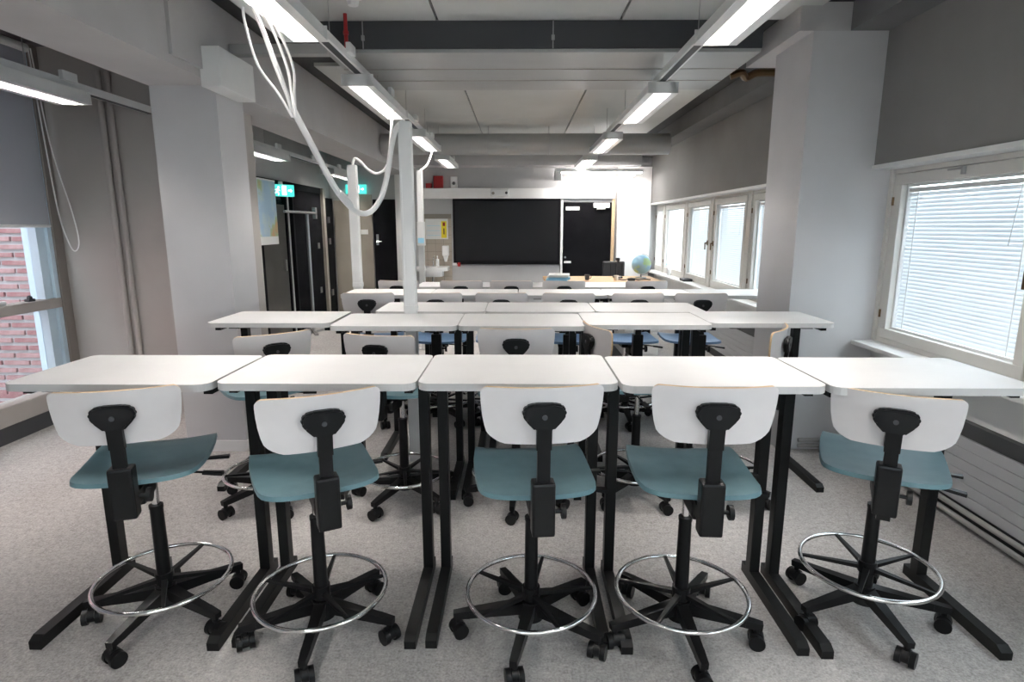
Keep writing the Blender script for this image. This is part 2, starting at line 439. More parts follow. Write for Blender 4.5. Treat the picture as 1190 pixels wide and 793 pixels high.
# convector cover, grille and pipes under the right windows
def convector(y0, y1, lab):
    o = thing('radiator_cover', lab, 'radiator', (2.30, 0, 0))
    B(.0, .038, y0, y1, .435, .51).done('air_grille', 'grille', o)
    me = B(-.006, .038, y0, y1, 0, .056, bev=.004).mesh('board', 'cover_grey')
    for i in range(6): link('board', me, o, (0, 0, .085 + i * .058))
    B(.0, .038, y0, y1, .0, .082).done('plinth', 'grille', o)
convector(-1.5, 3.86, 'grey grooved radiator cover under the near right window')
convector(4.41, YB - .05, 'grey grooved radiator cover under the far windows')
for (z, x, lab) in ((.075, 2.265, 'upper grey heating pipe along the right wall'), (.035, 2.25, 'lower grey heating pipe along the right wall')):
    o = tag(MB().tube([(x, -1.5, z), (x, 1.5, z), (x, 3.70, z), (x - .02, 3.80, z), (x - .10, 3.845, z), (1.90, 3.845, z)], .014, 10).done('heating_pipe', 'pipe_grey', None, True), lab, 'pipe')
# ------------------------------------------------------------------ left window bay
o = thing('window_10', 'tall left window with blue frame facing a brick facade', 'window', (-3.6, 0, 0), 0, None, 'structure')
for y0, y1 in ((4.44, 4.56), (2.3, 2.36), (.3, .36), (-1.6, -1.5)): B(-.09, .02, y0, y1, .2, CZ).done('post', 'blue_frame', o)
B(-.11, .06, 4.56, 4.648, 0, CZ).done('jamb', 'brown_frame', o)
B(.02, .045, 4.52, 4.56, .2, CZ).done('frame_edge', 'blue_frame', o)
B(-.06, .05, -1.6, 4.56, .88, .955, bev=.008).done('transom', 'bay_paint', o)
for y0, y1 in ((3.84, 3.89),): B(-.04, .02, y0, y1, .26, .88).done('divider', 'brown_frame', o)
B(-.1, .04, -1.6, 4.56, .12, .26, bev=.01).done('bottom_rail', 'bay_paint', o)
B(-.1, .03, -1.6, 4.64, 0, .12).done('plinth', 'dark_grey', o)
B(-.045, -.039, -1.5, 4.44, .955, CZ).done('pane', 'window_glass', o)
B(-.045, -.039, -1.5, 4.44, .26, .88).done('pane', 'window_glass', o)
o = thing('roller_blind', 'half lowered grey roller blind over the left window', 'blind', (-3.53, 0, 1.5))
B(-.002, .001, 2.37, 4.52, 0, 1.25).done('fabric', 'roller_fabric', o)
MB().cyl((0, 2.37, 0), (0, 4.52, 0), .011, n=10).done('bottom_bar', 'white_metal', o)
MB().cyl((0, 2.37, 1.25), (0, 4.53, 1.25), .03, n=14).done('roller', 'white_metal', o)
MB().tube([(.02, 4.53, 1.25), (.03, 4.55, .6), (.05, 4.56, .1), (.08, 4.58, -.12), (.12, 4.58, -.19), (.16, 4.58, -.12), (.14, 4.58, .1), (.06, 4.56, .6), (.03, 4.54, 1.25)], .005, 6).done('pull_chain', 'cable_white', o)
o = thing('roller_blind', 'unseen grey roller blind added nearest the viewer to cut left daylight', 'blind', (-3.53, 0, .3))  # unseen blind, added fully lowered to weaken daylight from behind the viewer
B(-.002, .001, -1.45, 2.33, 0, 2.45).done('fabric', 'roller_fabric', o)
MB().cyl((0, -1.45, 0), (0, 2.33, 0), .011, n=10).done('bottom_bar', 'white_metal', o)
MB().cyl((0, -1.45, 2.45), (0, 2.33, 2.45), .03, n=14).done('roller', 'white_metal', o)
for (x, r, l) in ((-3.10, .022, 'left one of two brownish conduits on the bay wall'), (-3.03, .018, 'right one of two brownish conduits on the bay wall')):
    tag(MB().cyl((x, 4.628, 0), (x, 4.628, 2.62), r, n=12).done('conduit', 'bay_paint', None, True), l, 'conduit')
for (y, s, l, m) in ((4.30, .05, 'small dark figurine on the left window transom', 'dark_grey'), (3.98, .06, 'crumpled blue and white packet on the left window transom', 'paper'),):
    if m == 'paper':
        q = thing('snack_packet', l, 'packet', (-3.585, y, .955))
        MB().box(-.02, .02, -.10, .10, 0, .03, bev=.01).done('packet_body', 'paper', q)
        B(-.021, .021, -.08, -.03, .002, .02, bev=.002).done('print_patch', 'light_blue', q)
    else:
        tag(MB().box(-3.605, -3.565, y - .03, y + .03, .955, .975, bev=.006).sphere((-3.585, y, .982), .018, 10, 8).done('figurine', 'dark_grey'), l, 'figurine')
# brick facade outside
struct(B(-8.2, -7.8, -8, 6.1, -.75, 9).done('wall_sky_block', 'brick_red'), 'unseen tall wall added opposite the facade to cut sky light', 'wall')  # added out of view so the brick facade gets less sky light
wo = struct(B(-9, -3.85, 6.1, 6.3, -.75, 9).done('wall_outside', 'mortar'), 'red brick facade with wide pale joints seen through the left window', 'wall')
bm_ = [B(-.135, .135, -.02, .02, -.0225, .0225, bev=.003).mesh('brick', m) for m in ('brick_red', 'brick_pale')]
for r in range(27):
    for c in range(9):
        link('brick', random.choice(bm_), wo, (-6.2 + c * .295 + (.147 if r % 2 else 0), 6.095 + random.uniform(-.004, .004), -.25 + r * .081))
mb = MB()
for r in range(60):
    for c in range(17):
        z = -.7 + r * .081; x = -8.85 + c * .295 + (.147 if r % 2 else 0)
        if -6.3 < x < -3.6 and -.29 < z < 1.92: continue
        if x > -4.0: continue
        mb.box(x - .135, x + .135, 6.085, 6.11, z - .0225, z + .0225)
ob = mb.done('bricks', 'brick_red', wo); ob['kind'] = 'stuff'
# ------------------------------------------------------------------ left back: glass partition, map, doors
YBf = YB - .001
o = thing('door_1', 'dark glazed partition with a black door in the left wall', 'glass partition', (-3.2, 0, 0), 0, None, 'structure')
B(0, .05, 6.4, 9.70, 2.0, 2.09).done('top_frame', 'frame_black', o)
for y in (6.4, 7.35, 8.2, 8.45): B(0, .05, y, y + .06, 0, 2.0).done('post', 'frame_black', o)
B(.005, .02, 6.46, 7.35, 0, 2.0).done('pane', 'dark_glass', o)
d = B(.005, .03, 7.41, 8.2, 0, 1.78).done('inner_door', 'grey_panel', o)
B(.03, .05, 8.08, 8.12, .9, 1.05).done('handle', 'alu', d)
B(.005, .02, 7.41, 8.2, 1.78, 2.0).done('transom_panel', 'dark_glass', o)
d = B(.005, .045, 8.51, 9.68, 0, 2.0).done('black_door', 'door_black', o)
for z in (.45, 1.15): B(.045, .055, 9.42, 9.5, z, z + .09).done('lock_plate', 'alu', d)
B(0, .075, 9.72, 9.82, 0, 2.09).done('light_post', 'beige_panel', o)
d = B(0, .06, 9.83, 10.24, 0, 1.95).done('door_edge', 'frame_black', o)
for z in (.35, 1.2, 1.55): B(.06, .075, 9.95, 10.02, z, z + .1).done('hinge', 'alu', d)
o = thing('wall_map', 'colourful school map hanging beside the left column', 'map', (-3.12, 7.4, 1.27))
B(-.004, .004, -.42, .40, .10, .78).done('map_sheet', 'wall_map', o)
B(-.004, .004, -.42, .40, 0, .10).done('map_legend', 'paper', o)
B(-.006, .006, -.42, .40, .78, .80).done('top_bar', 'white_metal', o)
MB().cyl((-.08, -.2, .79), (0, -.2, .79), .006, n=6).cyl((-.08, .2, .79), (0, .2, .79), .006, n=6).done('wall_hook', 'alu', o)
def exit_sign(x, y, z, rz, lab):
    o = thing('exit_sign', lab, 'sign', (x, y, z), rz)
    B(-.17, .17, -.03, .03, 0, .15, bev=.005).done('sign_box', 'sign_green', o)
    f = MB().cyl((-.045, -.034, .112), (-.045, -.0305, .112), .014, n=10)
    f.bar((-.055, -.032, .095), (-.07, -.032, .055), .004, .022).bar((-.07, -.032, .06), (-.045, -.032, .035), .004, .013).bar((-.045, -.032, .035), (-.055, -.032, .012), .004, .011)
    f.bar((-.07, -.032, .058), (-.09, -.032, .04), .004, .013).bar((-.09, -.032, .04), (-.115, -.032, .04), .004, .011).bar((-.055, -.032, .09), (-.03, -.032, .07), .004, .01).bar((-.06, -.032, .09), (-.09, -.032, .08), .004, .01)
    f.done('running_figure', 'sign_white', o)
    B(.0, .06, -.0335, -.0305, .015, .135).done('door_symbol', 'sign_white', o)
    MB().bar((.085, -.032, .075), (.125, -.032, .075), .004, .022).bar((.12, -.032, .075), (.14, -.032, .075), .004, .05, 0, .004, .002).done('arrow', 'sign_white', o)
    B(-.02, .02, -.02, .02, .15, .19).done('bracket', 'white_metal', o)
exit_sign(-3.10, 7.95, 1.88, R(48), 'green exit sign above the glazed partition beside the map')
exit_sign(-2.72, 10.22, 2.03, 0, 'green exit sign above the black door beside the white pole')
o = thing('map_stand', 'grey metal stand with a crossbar before the dark partition', 'stand', (-2.92, 8.35, 0))
MB().cyl((0, 0, .02), (0, 0, 1.66), .022, n=12).done('pole', 'alu', o, True)
MB().cyl((-.02, -.75, 1.68), (.02, .30, 1.68), .016, n=10).done('crossbar', 'alu', o, True)
MB().box(-.02, .03, .28, .34, 1.60, 1.76, bev=.006).done('end_clamp', 'alu', o)
MB().bar((-.12, -.25, .015), (.12, .25, .015), .05, .03).bar((.12, -.25, .015), (-.12, .25, .015), .05, .03).done('foot', 'alu', o)
# back wall, left part
o = thing('door_2', 'pale beige door and panel on the back wall behind the white pole', 'door', (0, YB, 0), 0, None, 'structure')
B(-3.12, -2.80, -.06, 0, 0, 1.92).done('door_leaf', 'beige_panel', o)
B(-2.78, -2.48, -.04, 0, 0, 2.02).done('side_panel', 'beige_panel', o)
B(-2.68, -2.56, -.05, -.04, 1.36, 1.44).done('sign_plate', 'paper', o)
B(-3.14, -2.79, -.065, 0, 1.92, 1.97).done('top_frame', 'alu', o)
o = thing('door_3', 'black door on the back wall left of the sink', 'door', (0, YB, 0), 0, None, 'structure')
B(-2.46, -2.07, -.05, 0, 0, 1.94).done('door_leaf', 'door_black', o)
h = MB().box(-2.42, -2.38, -.06, -.05, 1.18, 1.36, bev=.003).done('lock_plate', 'alu', o)
MB().cyl((-2.40, -.09, 1.24), (-2.40, -.05, 1.24), .012, n=8).cyl((-2.41, -.09, 1.24), (-2.32, -.09, 1.24), .011, n=8).done('handle', 'chrome', h)
struct(B(-2.05, -1.78, 10.12, YB, 0, 2.46).done('trim_3', 'white_paint'), 'white boxed pipe shaft between black door and sink', 'pillar')
struct(B(1.66, 2.21, 10.18, YB, 0, 2.46).done('trim_4', 'white_paint'), 'bright white boxed shaft in the back right corner', 'pillar')
struct(B(-1.70, 1.60, 10.20, YB, 1.95, 2.12, bev=.005).done('trim_5', 'white_paint'), 'white cable trunking band above the screen and door', 'trunking')
o = thing('door_4', 'black door right of the big screen with white sign', 'door', (0, YB, 0), 0, None, 'structure')
d = B(.76, 1.57, -.05, 0, 0, 1.89).done('door_leaf', 'door_black', o)
B(.715, .755, -.06, 0, 0, 1.945).done('door_frame', 'white_paint', o)
B(1.575, 1.625, -.06, 0, 0, 1.945).done('door_frame', 'birch', o)
B(.755, 1.575, -.06, 0, 1.895, 1.945).done('door_frame', 'alu', o)
B(.80, 1.03, -.056, -.05, 1.76, 1.82, bev=.004).done('sign_plate', 'paper', d)
MB().box(1.26, 1.53, -.11, -.05, 1.80, 1.88, bev=.008).box(1.32, 1.46, -.10, -.05, 1.775, 1.80).done('door_closer', 'white_metal', d)
MB().cyl((.80, -.07, .975), (.80, -.05, .975), .016, n=10).done('lock_cylinder', 'alu', d)
MB().box(.78, .90, -.085, -.05, .875, .91, bev=.008).done('handle', 'white_metal', d)
# big screen
o = thing('interactive_screen', 'big black wall mounted display in a black frame', 'screen', (-.20, YB, .86))
B(-.905, .905, -.10, -.02, 0, 1.09, bev=.01).done('screen_frame', 'frame_black', o)
B(-.865, .865, -.103, -.098, .06, 1.05).done('display_panel', 'screen_black', o)
B(-.5, .5, -.02, 0, .3, .8).done('wall_mount', 'alu', o)
tag(B(-1.12, -1.05, 10.18, 10.2, .84, .88).done('wall_tag', 'paper'), 'tiny white tag under the screen left corner', 'tag')
tag(B(-1.035, -.985, 10.18, 10.2, .82, .89, bev=.008).done('fire_button', 'red'), 'tiny red button under the screen left corner', 'button')
struct(B(-1.1, .70, 10.255, YB, 0, .84).done('trim_6', 'wall_paint'), 'light grey panel under the big black screen', 'panel')
# socket pieces on trunking
o = thing('wall_camera', 'small white camera bar with dark lens above the screen', 'camera', (-.32, 10.17, 1.95))
MB().box(-.14, .16, -.03, .03, .03, .15, bev=.012).done('camera_body', 'white_metal', o)
MB().cyl((.12, -.035, .09), (.12, -.028, .09), .022, n=12).done('lens', 'dark_grey', o)
MB().cyl((-.10, -.035, .085), (-.10, -.028, .085), .025, n=12).done('speaker_disc', 'beige_panel', o)
# board lamp above door
o = thing('board_lamp', 'long tubular white lamp over the back door', 'lamp', (1.28, 9.78, 2.31))
MB().box(-.70, .70, -.045, .045, .03, .08, bev=.008).done('lamp_housing', 'white_metal', o)
B(-.66, .66, -.02, .03, .012, .03).done('lamp_tube', 'board_tube', o)
for x in (-.62, .62): MB().bar((x, .04, .05), (x, .53, -.05), .03, .03).done('wall_arm', 'white_metal', o)
MB().box(-.71, -.60, -.05, .05, -.10, .03, bev=.01).done('end_bracket', 'white_metal', o)
# sink corner
o = thing('tile_backsplash', 'beige tiled splash wall above the wash basin', 'tiles', (-1.42, 10.2915, .5))
B(-.28, .28, 0, .008, 0, 1.20).done('grout_bed', 'grout', o)
me = B(-.066, .066, -.006, 0, -.066, .066, bev=.002).mesh('tile', 'tile_beige')
for i in range(4):
    for j in range(8): link('tile', me, o, (-.21 + i * .14, 0, .075 + j * .14))
o = thing('wash_basin', 'white wash basin on the tiled back wall', 'sink', (-1.45, 10.08, .66))
mb = MB()
mb.prism(rrect(-.27, .27, -.20, .20, (.12, .12, .01, .01)), .10, .165)
mb.prism(rrect(-.17, .17, -.13, .20, (.12, .12, .01, .01)), 0, .10)
mb.done('basin', 'ceramic', o)
MB().cyl((0, .05, -.16), (0, .05, 0), .025, n=12).cyl((0, .05, -.16), (0, .19, -.16), .02, n=10).done('drain_trap', 'chrome', o, True)
MB().cyl((0, .12, .165), (0, .12, .30), .018, n=10).bar((0, .12, .28), (0, -.02, .26), .02, .02).bar((0, .12, .30), (.03, .02, .34), .02, .012).done('tap', 'chrome', o)
for (x, h, l, r) in ((-1.38, .16, 'white soap bottle on the wash basin', .028),):
    q = thing('soap_bottle', l, 'bottle', (x, 10.20, .825))
    MB().cyl((0, 0, 0), (0, 0, h * .75), r, n=12).done('bottle_body', 'white_metal', q, True)
    MB().cyl((0, 0, h * .75), (0, 0, h), .008, n=8).box(-.008, .008, -.05, .01, h, h + .015).done('pump', 'white_metal', q)
q = thing('soap_dispenser', 'white soap dispenser on the tiles above the basin', 'dispenser', (-1.24, 10.23, .90))
MB().box(-.055, .055, -.05, .055, .10, .27, bev=.012).done('dispenser_body', 'white_metal', q)
MB().cyl((0, 0, 0), (0, 0, .10), .02, .045, n=12).done('nozzle', 'white_metal', q)
q = thing('notice_panel', 'grey notice panel with a yellow strip above the basin', 'notice', (-1.39, 10.275, 1.28))
B(-.19, .19, -.012, .012, 0, .34).done('panel_sheet', 'white_metal', q)
B(.08, .17, -.016, -.012, .02, .30).done('yellow_strip', 'yellow', q)
B(.105, .145, -.018, -.016, .22, .28).done('red_mark', 'red', q)
B(.115, .135, -.018, -.016, .08, .18).done('orange_mark', 'bronze', q)
for k in range(3): B(-.16, .06, -.014, -.012, .06 + k * .08, .065 + k * .08).done('text_line', 'light_blue', q)
q = thing('low_shelf_bench', 'low white bench under the wash basin', 'bench', (-1.45, 9.6, 0))
MB().prism(rrect(-.30, .30, -.20, .20, (.02,) * 4), .44, .50).done('bench_top', 'table_white', q)
for x in (-.26, .26): MB().box(x - .02, x + .02, -.16, .16, 0, .44).done('bench_leg', 'white_metal', q)
for (x, wd, h, l) in ((-1.50, .10, .08, 'small dark red box on the trunking behind cables'), (-1.34, .16, .20, 'larger red box on the trunking left of the detector')):
    q = tag(MB().box(x - wd / 2, x + wd / 2, 10.215, 10.29, 2.121, 2.121 + h, bev=.006).box(x - wd / 2 + .02, x + wd / 2 - .02, 10.208, 10.216, 2.13 + h * .3, 2.13 + h * .6).done('alarm_box', 'red'), l, 'box')
q = thing('wall_detector', 'white wall box with grey eye above the screen corner', 'detector', (-1.08, 10.26, 2.121))
MB().box(-.055, .055, -.03, .03, 0, .19, bev=.012).done('detector_body', 'white_metal', q)
MB().cyl((0, -.035, .08), (0, -.028, .08), .028, n=12).done('sensor_eye', 'dark_grey', q)
# white box on left beam, smoke detector, red sprinkler pipe, pipe along ceiling
tag(MB().box(-1.819, -1.70, 3.60, 4.05, 2.285, 2.505, bev=.006).done('junction_box', 'white_metal'), 'white junction box on the side of the left beam', 'box')
q = thing('smoke_detector', 'white smoke detector on the ceiling beside the red pipe', 'detector', (-.93, 3.62, CZ))
MB().cyl((0, 0, -.035), (0, 0, 0), .055, .065, n=20).done('detector_base', 'white_metal', q, True)
MB().cyl((0, 0, -.075), (0, 0, -.035), .028, .04, n=16).done('sensor_head', 'white_metal', q, True)
tag(MB().cyl((-1.075, 3.98, 2.60), (-1.075, 3.98, CZ + .02), .012, n=10).cyl((-1.075, 3.98, 2.67), (-1.075, 3.98, 2.69), .017, n=10).cyl((-1.075, 3.98, 2.58), (-1.075, 3.98, 2.61), .018, .01, n=10).done('sprinkler_pipe', 'red', None, True), 'thin red vertical sprinkler pipe near the left lamps', 'pipe')
tag(MB().box(-1.815, -1.2, 3.98, 4.06, 2.56, 2.62, bev=.004).done('cable_tray', 'duct_grey'), 'grey cable tray from the beam to the left lamp track', 'tray')
tag(MB().tube([(1.58, 4.75, 2.60), (1.66, 4.74, 2.62), (1.72, 4.8, 2.60), (1.8, 4.78, 2.63), (1.985, 4.78, 2.63)], .028, 8).done('pipe_fitting', 'bronze', None, True), 'brown pipe fitting between flat duct and right beam', 'pipe')

# ================================================================== LAMPS AND TRACKS
def make_lamp():
    o = thing('louver_lamp', 'x', 'lamp')
    L = .62
    me = MB()
    me.prism([(-.11, 0), (-.10, .005), (-.085, .075), (.085, .075), (.10, .005), (.11, 0), (.060, .0), (.048, .068), (-.048, .068), (-.060, .0)], -L, L, 0, Matrix(((1, 0, 0, 0), (0, 0, 1, 0), (0, 1, 0, 0), (0, 0, 0, 1))))
    me.done('lamp_housing', 'white_metal', o)
    for y in (-L, L - .006): B(-.105, .105, y, y + .006, 0.0, .074).done('end_cap', 'white_metal', o)
    MB().cyl((0, -L + .02, .052), (0, L - .02, .052), .011, n=10).done('lamp_tube', 'tube_light', o)
    lv = MB()
    for x in (-.018, .016): lv.box(x, x + .002, -L + .01, L - .01, .0, .03)
    for i in range(30):
        y = -L + .03 + i * (2 * L - .06) / 29; lv.box(-.058, .058, y - .0012, y + .0012, .001, .032)
    s = lv.done('louver_grid', 'louver', o); s['kind'] = 'stuff'
    for y in (-.45, .45): MB().cyl((0, y, .074), (0, y, .085), .006, n=8).done('hanger_stud', 'alu', o)
    return o
lamp0 = make_lamp(); used = [False]
def lamp(x, y, z, lab, group):
    o = lamp0 if not used[0] else copy_tree(lamp0)
    used[0] = True
    o.location = (x, y, z); o['label'] = lab; o['group'] = group
    return o
LZ = 2.395
ORD = ('nearest', 'second nearest', 'third nearest', 'farthest')
lamp(-1.05, .36, LZ, 'white louvred lamp overhead at the viewer, left track', 'lamps on the left track')
lamp(.99, .36, LZ, 'white louvred lamp overhead at the viewer, right track', 'lamps on the right track')
for i, y in enumerate((2.54, 4.72, 6.95, 9.1)):
    lamp(-1.05, y, LZ, '%s white louvred lamp on the left ceiling track' % ORD[i], 'lamps on the left track')
for i, y in enumerate((2.62, 4.95, 7.15, 9.15)):
    lamp(.99, y, LZ, '%s white louvred lamp on the right ceiling track' % ORD[i], 'lamps on the right track')
for i, y in enumerate((3.23, 6.5, 9.4)):
    lamp(-2.74, y, 2.235, '%s white lamp in the row left of the broad beam' % ('nearest', 'second', 'farthest')[i], 'lamps left of the beam')
def track(x, z, y0, y1, lab, ztop):
    o = thing('lamp_track', lab, 'track', (x, y0, z))
    L = y1 - y0
    MB().box(-.035, .035, 0, L, 0, .045, bev=.003).done('track_rail', 'white_metal', o)
    B(-.02, .02, .01, L - .01, -.002, 0).done('track_slot', 'dark_grey', o)
    k = 0; y = .7
    while y < L:
        MB().cyl((0, y, .045), (0, y, ztop - z), .0025, n=6).done('hanger_wire', 'alu', o)
        MB().box(.03, .06, y + .2, y + .32, .03, .085, bev=.006).done('plug_box', 'white_metal', o)
        y += 1.15
track(-1.05, LZ + .085, -.6, 9.85, 'white lamp track hung above the left table side', CZ + .002)
track(.99, LZ + .085, -.6, 9.85, 'white lamp track hung above the right table side', CZ + .002)
track(-2.74, 2.235 + .085, .5, 4.64, 'lamp track in the left window bay', CZ + .03)
track(-2.74, 2.235 + .085, 4.82, 10.2, 'lamp track along the left wall behind the column', CZ + .03)

# ================================================================== POLES AND CABLES
def pole(x, y, ht, lab, wd=.036):
    o = thing('service_pole', lab, 'pole', (x, y, 0))
    MB().box(-wd, wd, -wd, wd, .008, ht, bev=.008).done('pole_body', 'white_metal', o)
    MB().box(-.09, .09, -.032, .032, 0, .012, bev=.003).done('base_plate', 'white_metal', o)
    MB().box(-wd - .003, wd + .003, -wd - .003, wd + .003, .98, 1.02, bev=.004).done('collar', 'white_metal', o)
    MB().box(-wd - .001, -wd + .012, -wd - .002, wd + .002, 1.02, ht - .02).done('slot_cover', 'white_metal', o)
    return o
pole(-.665, 3.653, 2.10, 'white service pole rising through the second table row')
pole(-1.39, 5.14, 2.0, 'slim white service pole behind the third table row')
p3 = pole(-1.16, 7.2, 2.14, 'white service pole in front of the wash basin', .033)
q = thing('socket_box', 'white socket box with blue label on the rear pole', 'box', (-1.15, 7.135, 1.27))
MB().box(-.045, .045, -.03, .03, 0, .28, bev=.008).done('box_body', 'white_metal', q)
B(-.035, .035, -.032, -.03, .03, .09).done('blue_label', 'light_blue', q)
q = thing('cable_loop', 'thick white cable bundle hanging in a loop from the nearest left lamp', 'cable')
k = ((-.02, .0), (.0, .03), (.025, -.02), (.045, .015), (.01, -.035))
top = Vector((-1.12, 2.66, 2.43)); j = Vector((-1.03, 2.86, 2.02))
spread = ((-.075, .0, .0), (-.01, .03, .0), (.02, -.02, 0), (.05, .02, 0), (.085, 0, 0))
for a, (sx, sy, sz) in enumerate(spread):
    m1 = top.lerp(j, .22) + Vector((sx * .75, sy, .01)); m2 = top.lerp(j, .55) + Vector((sx * .95, sy, -.01)); m3 = top.lerp(j, .82) + Vector((sx * .45, sy * .4, -.01))
    MB().tube([top + Vector(((a - 2) * .008, 0, 0)), m1, m2, m3, j + Vector(((a - 2) * .004, 0, -.03))], .0062, 8).done('strand', 'cable_white', q, True)
MB().tube([j, (-.985, 2.98, 1.86), (-.93, 3.12, 1.68), (-.88, 3.26, 1.582), (-.83, 3.38, 1.575), (-.785, 3.48, 1.66), (-.755, 3.54, 1.80), (-.735, 3.58, 1.95), (-.71, 3.62, 2.06), (-.67, 3.65, 2.10)], .0155, 10).done('sleeve', 'cable_white', q, True)
MB().tube([(-.925, 3.13, 1.67), (-.90, 3.19, 1.63), (-.89, 3.22, 1.605)], .018, 10).done('sleeve_joint', 'cable_white', q, True)
MB().tube([(-1.0, 5.0, 2.45), (-1.03, 5.0, 2.2), (-1.07, 5.02, 1.99), (-1.16, 5.06, 1.925), (-1.25, 5.10, 1.96), (-1.32, 5.13, 2.03), (-1.37, 5.14, 2.05), (-1.39, 5.14, 1.98)], .011, 8).done('cable_loop', 'cable_white', None, True)
tag(bpy.data.objects['cable_loop.001'], 'thin grey white cable arching onto the slim pole', 'cable')
tag(MB().tube([(-1.05, 7.55, 2.45), (-1.06, 7.5, 2.35), (-1.10, 7.4, 2.22), (-1.15, 7.25, 2.15), (-1.16, 7.2, 2.12)], .011, 8).done('cable_loop', 'cable_white', None, True), 'short white cable dropping to the rear pole', 'cable')

# ================================================================== TABLES
TZ = .97
def make_table():
    o = thing('school_table', 'x', 'table')          # origin: middle of the near edge, on the floor
    MB().prism(rrect(-.347, .347, 0, .47, (.045, .045, .03, .03)), TZ - .026, TZ, 1).done('tabletop', ['table_white', 'table_edge'], o)
    for s in (-1, 1):
        MB().box(s * .312 - .021, s * .312 + .021, .382, .432, .04, TZ - .05, bev=.004).done('leg', 'black_metal', o)
        MB().prism([(-.07, .0), (-.06, .0), (.47, .0), (.47, .045), (-.045, .045), (-.07, .03)], s * .312 - .021, s * .312 + .021, 0, Matrix(((0, 0, 1, 0), (1, 0, 0, 0), (0, 1, 0, 0), (0, 0, 0, 1)))).done('foot', 'black_metal', o)
        MB().bar((s * .312, .07, TZ - .04), (s * .312, .45, TZ - .04), .03, .026).done('support_arm', 'black_metal', o)
        MB().box(s * .2 - .03, s * .2 + .03, .03, .055, TZ - .036, TZ - .0265).done('stop_block', 'black_plastic', o)
    MB().box(-.312, .312, .40, .42, TZ - .075, TZ - .035).done('crossbar', 'black_metal', o)
    return o
table0 = make_table(); tused = [False]
def table(x, y, lab, group, rz=0):
    o = table0 if not tused[0] else copy_tree(table0)
    tused[0] = True
    o.location = (x, y, 0); o.rotation_euler = (0, 0, R(rz)); o['label'] = lab; o['group'] = group
POS5 = ('leftmost', 'second from left', 'middle', 'second from right', 'rightmost')
for i, (x, y, rz) in enumerate(((-1.415, 1.94, .0), (-.70, 1.957, 0), (0, 1.962, 0), (.702, 1.937, .0), (1.404, 1.922, 0))):
    table(x, y, 'white topped high table, %s of the nearest row' % POS5[i], 'tables of the nearest row', rz)
for i, (x, y) in enumerate(((-1.395, 3.24), (-.663, 3.145), (.037, 3.15), (.703, 3.20), (1.395, 3.262))):
    if i == 2: x = .02
    if i == 1: x = -.678
    if i == 3: x = .72
    if i == 4: x = 1.42 - .001
    table(x, y, 'white topped high table, %s of the second row' % POS5[i], 'tables of the second row')
for i, x in enumerate((-.56, .14, .84, 1.42)):
    if i < 3: table(x, 3.70 if i < 2 else 3.70, 'white high table pushed behind the second row, %s of three' % ('leftmost', 'middle', 'rightmost')[i], 'tables pushed behind the second row')
for i in range(5):
    table(-1.05 + i * .70, 4.60, 'white topped high table, %s of the third row' % POS5[i], 'tables of the third row')
for i in range(3):
    table(-.57 + i * .70, 5.25, 'white high table, %s of the farthest short row' % ('leftmost', 'middle', 'rightmost')[i], 'tables of the farthest row')

table0.scale.x = 1.03      # the leftmost top of the nearest row is a little wider

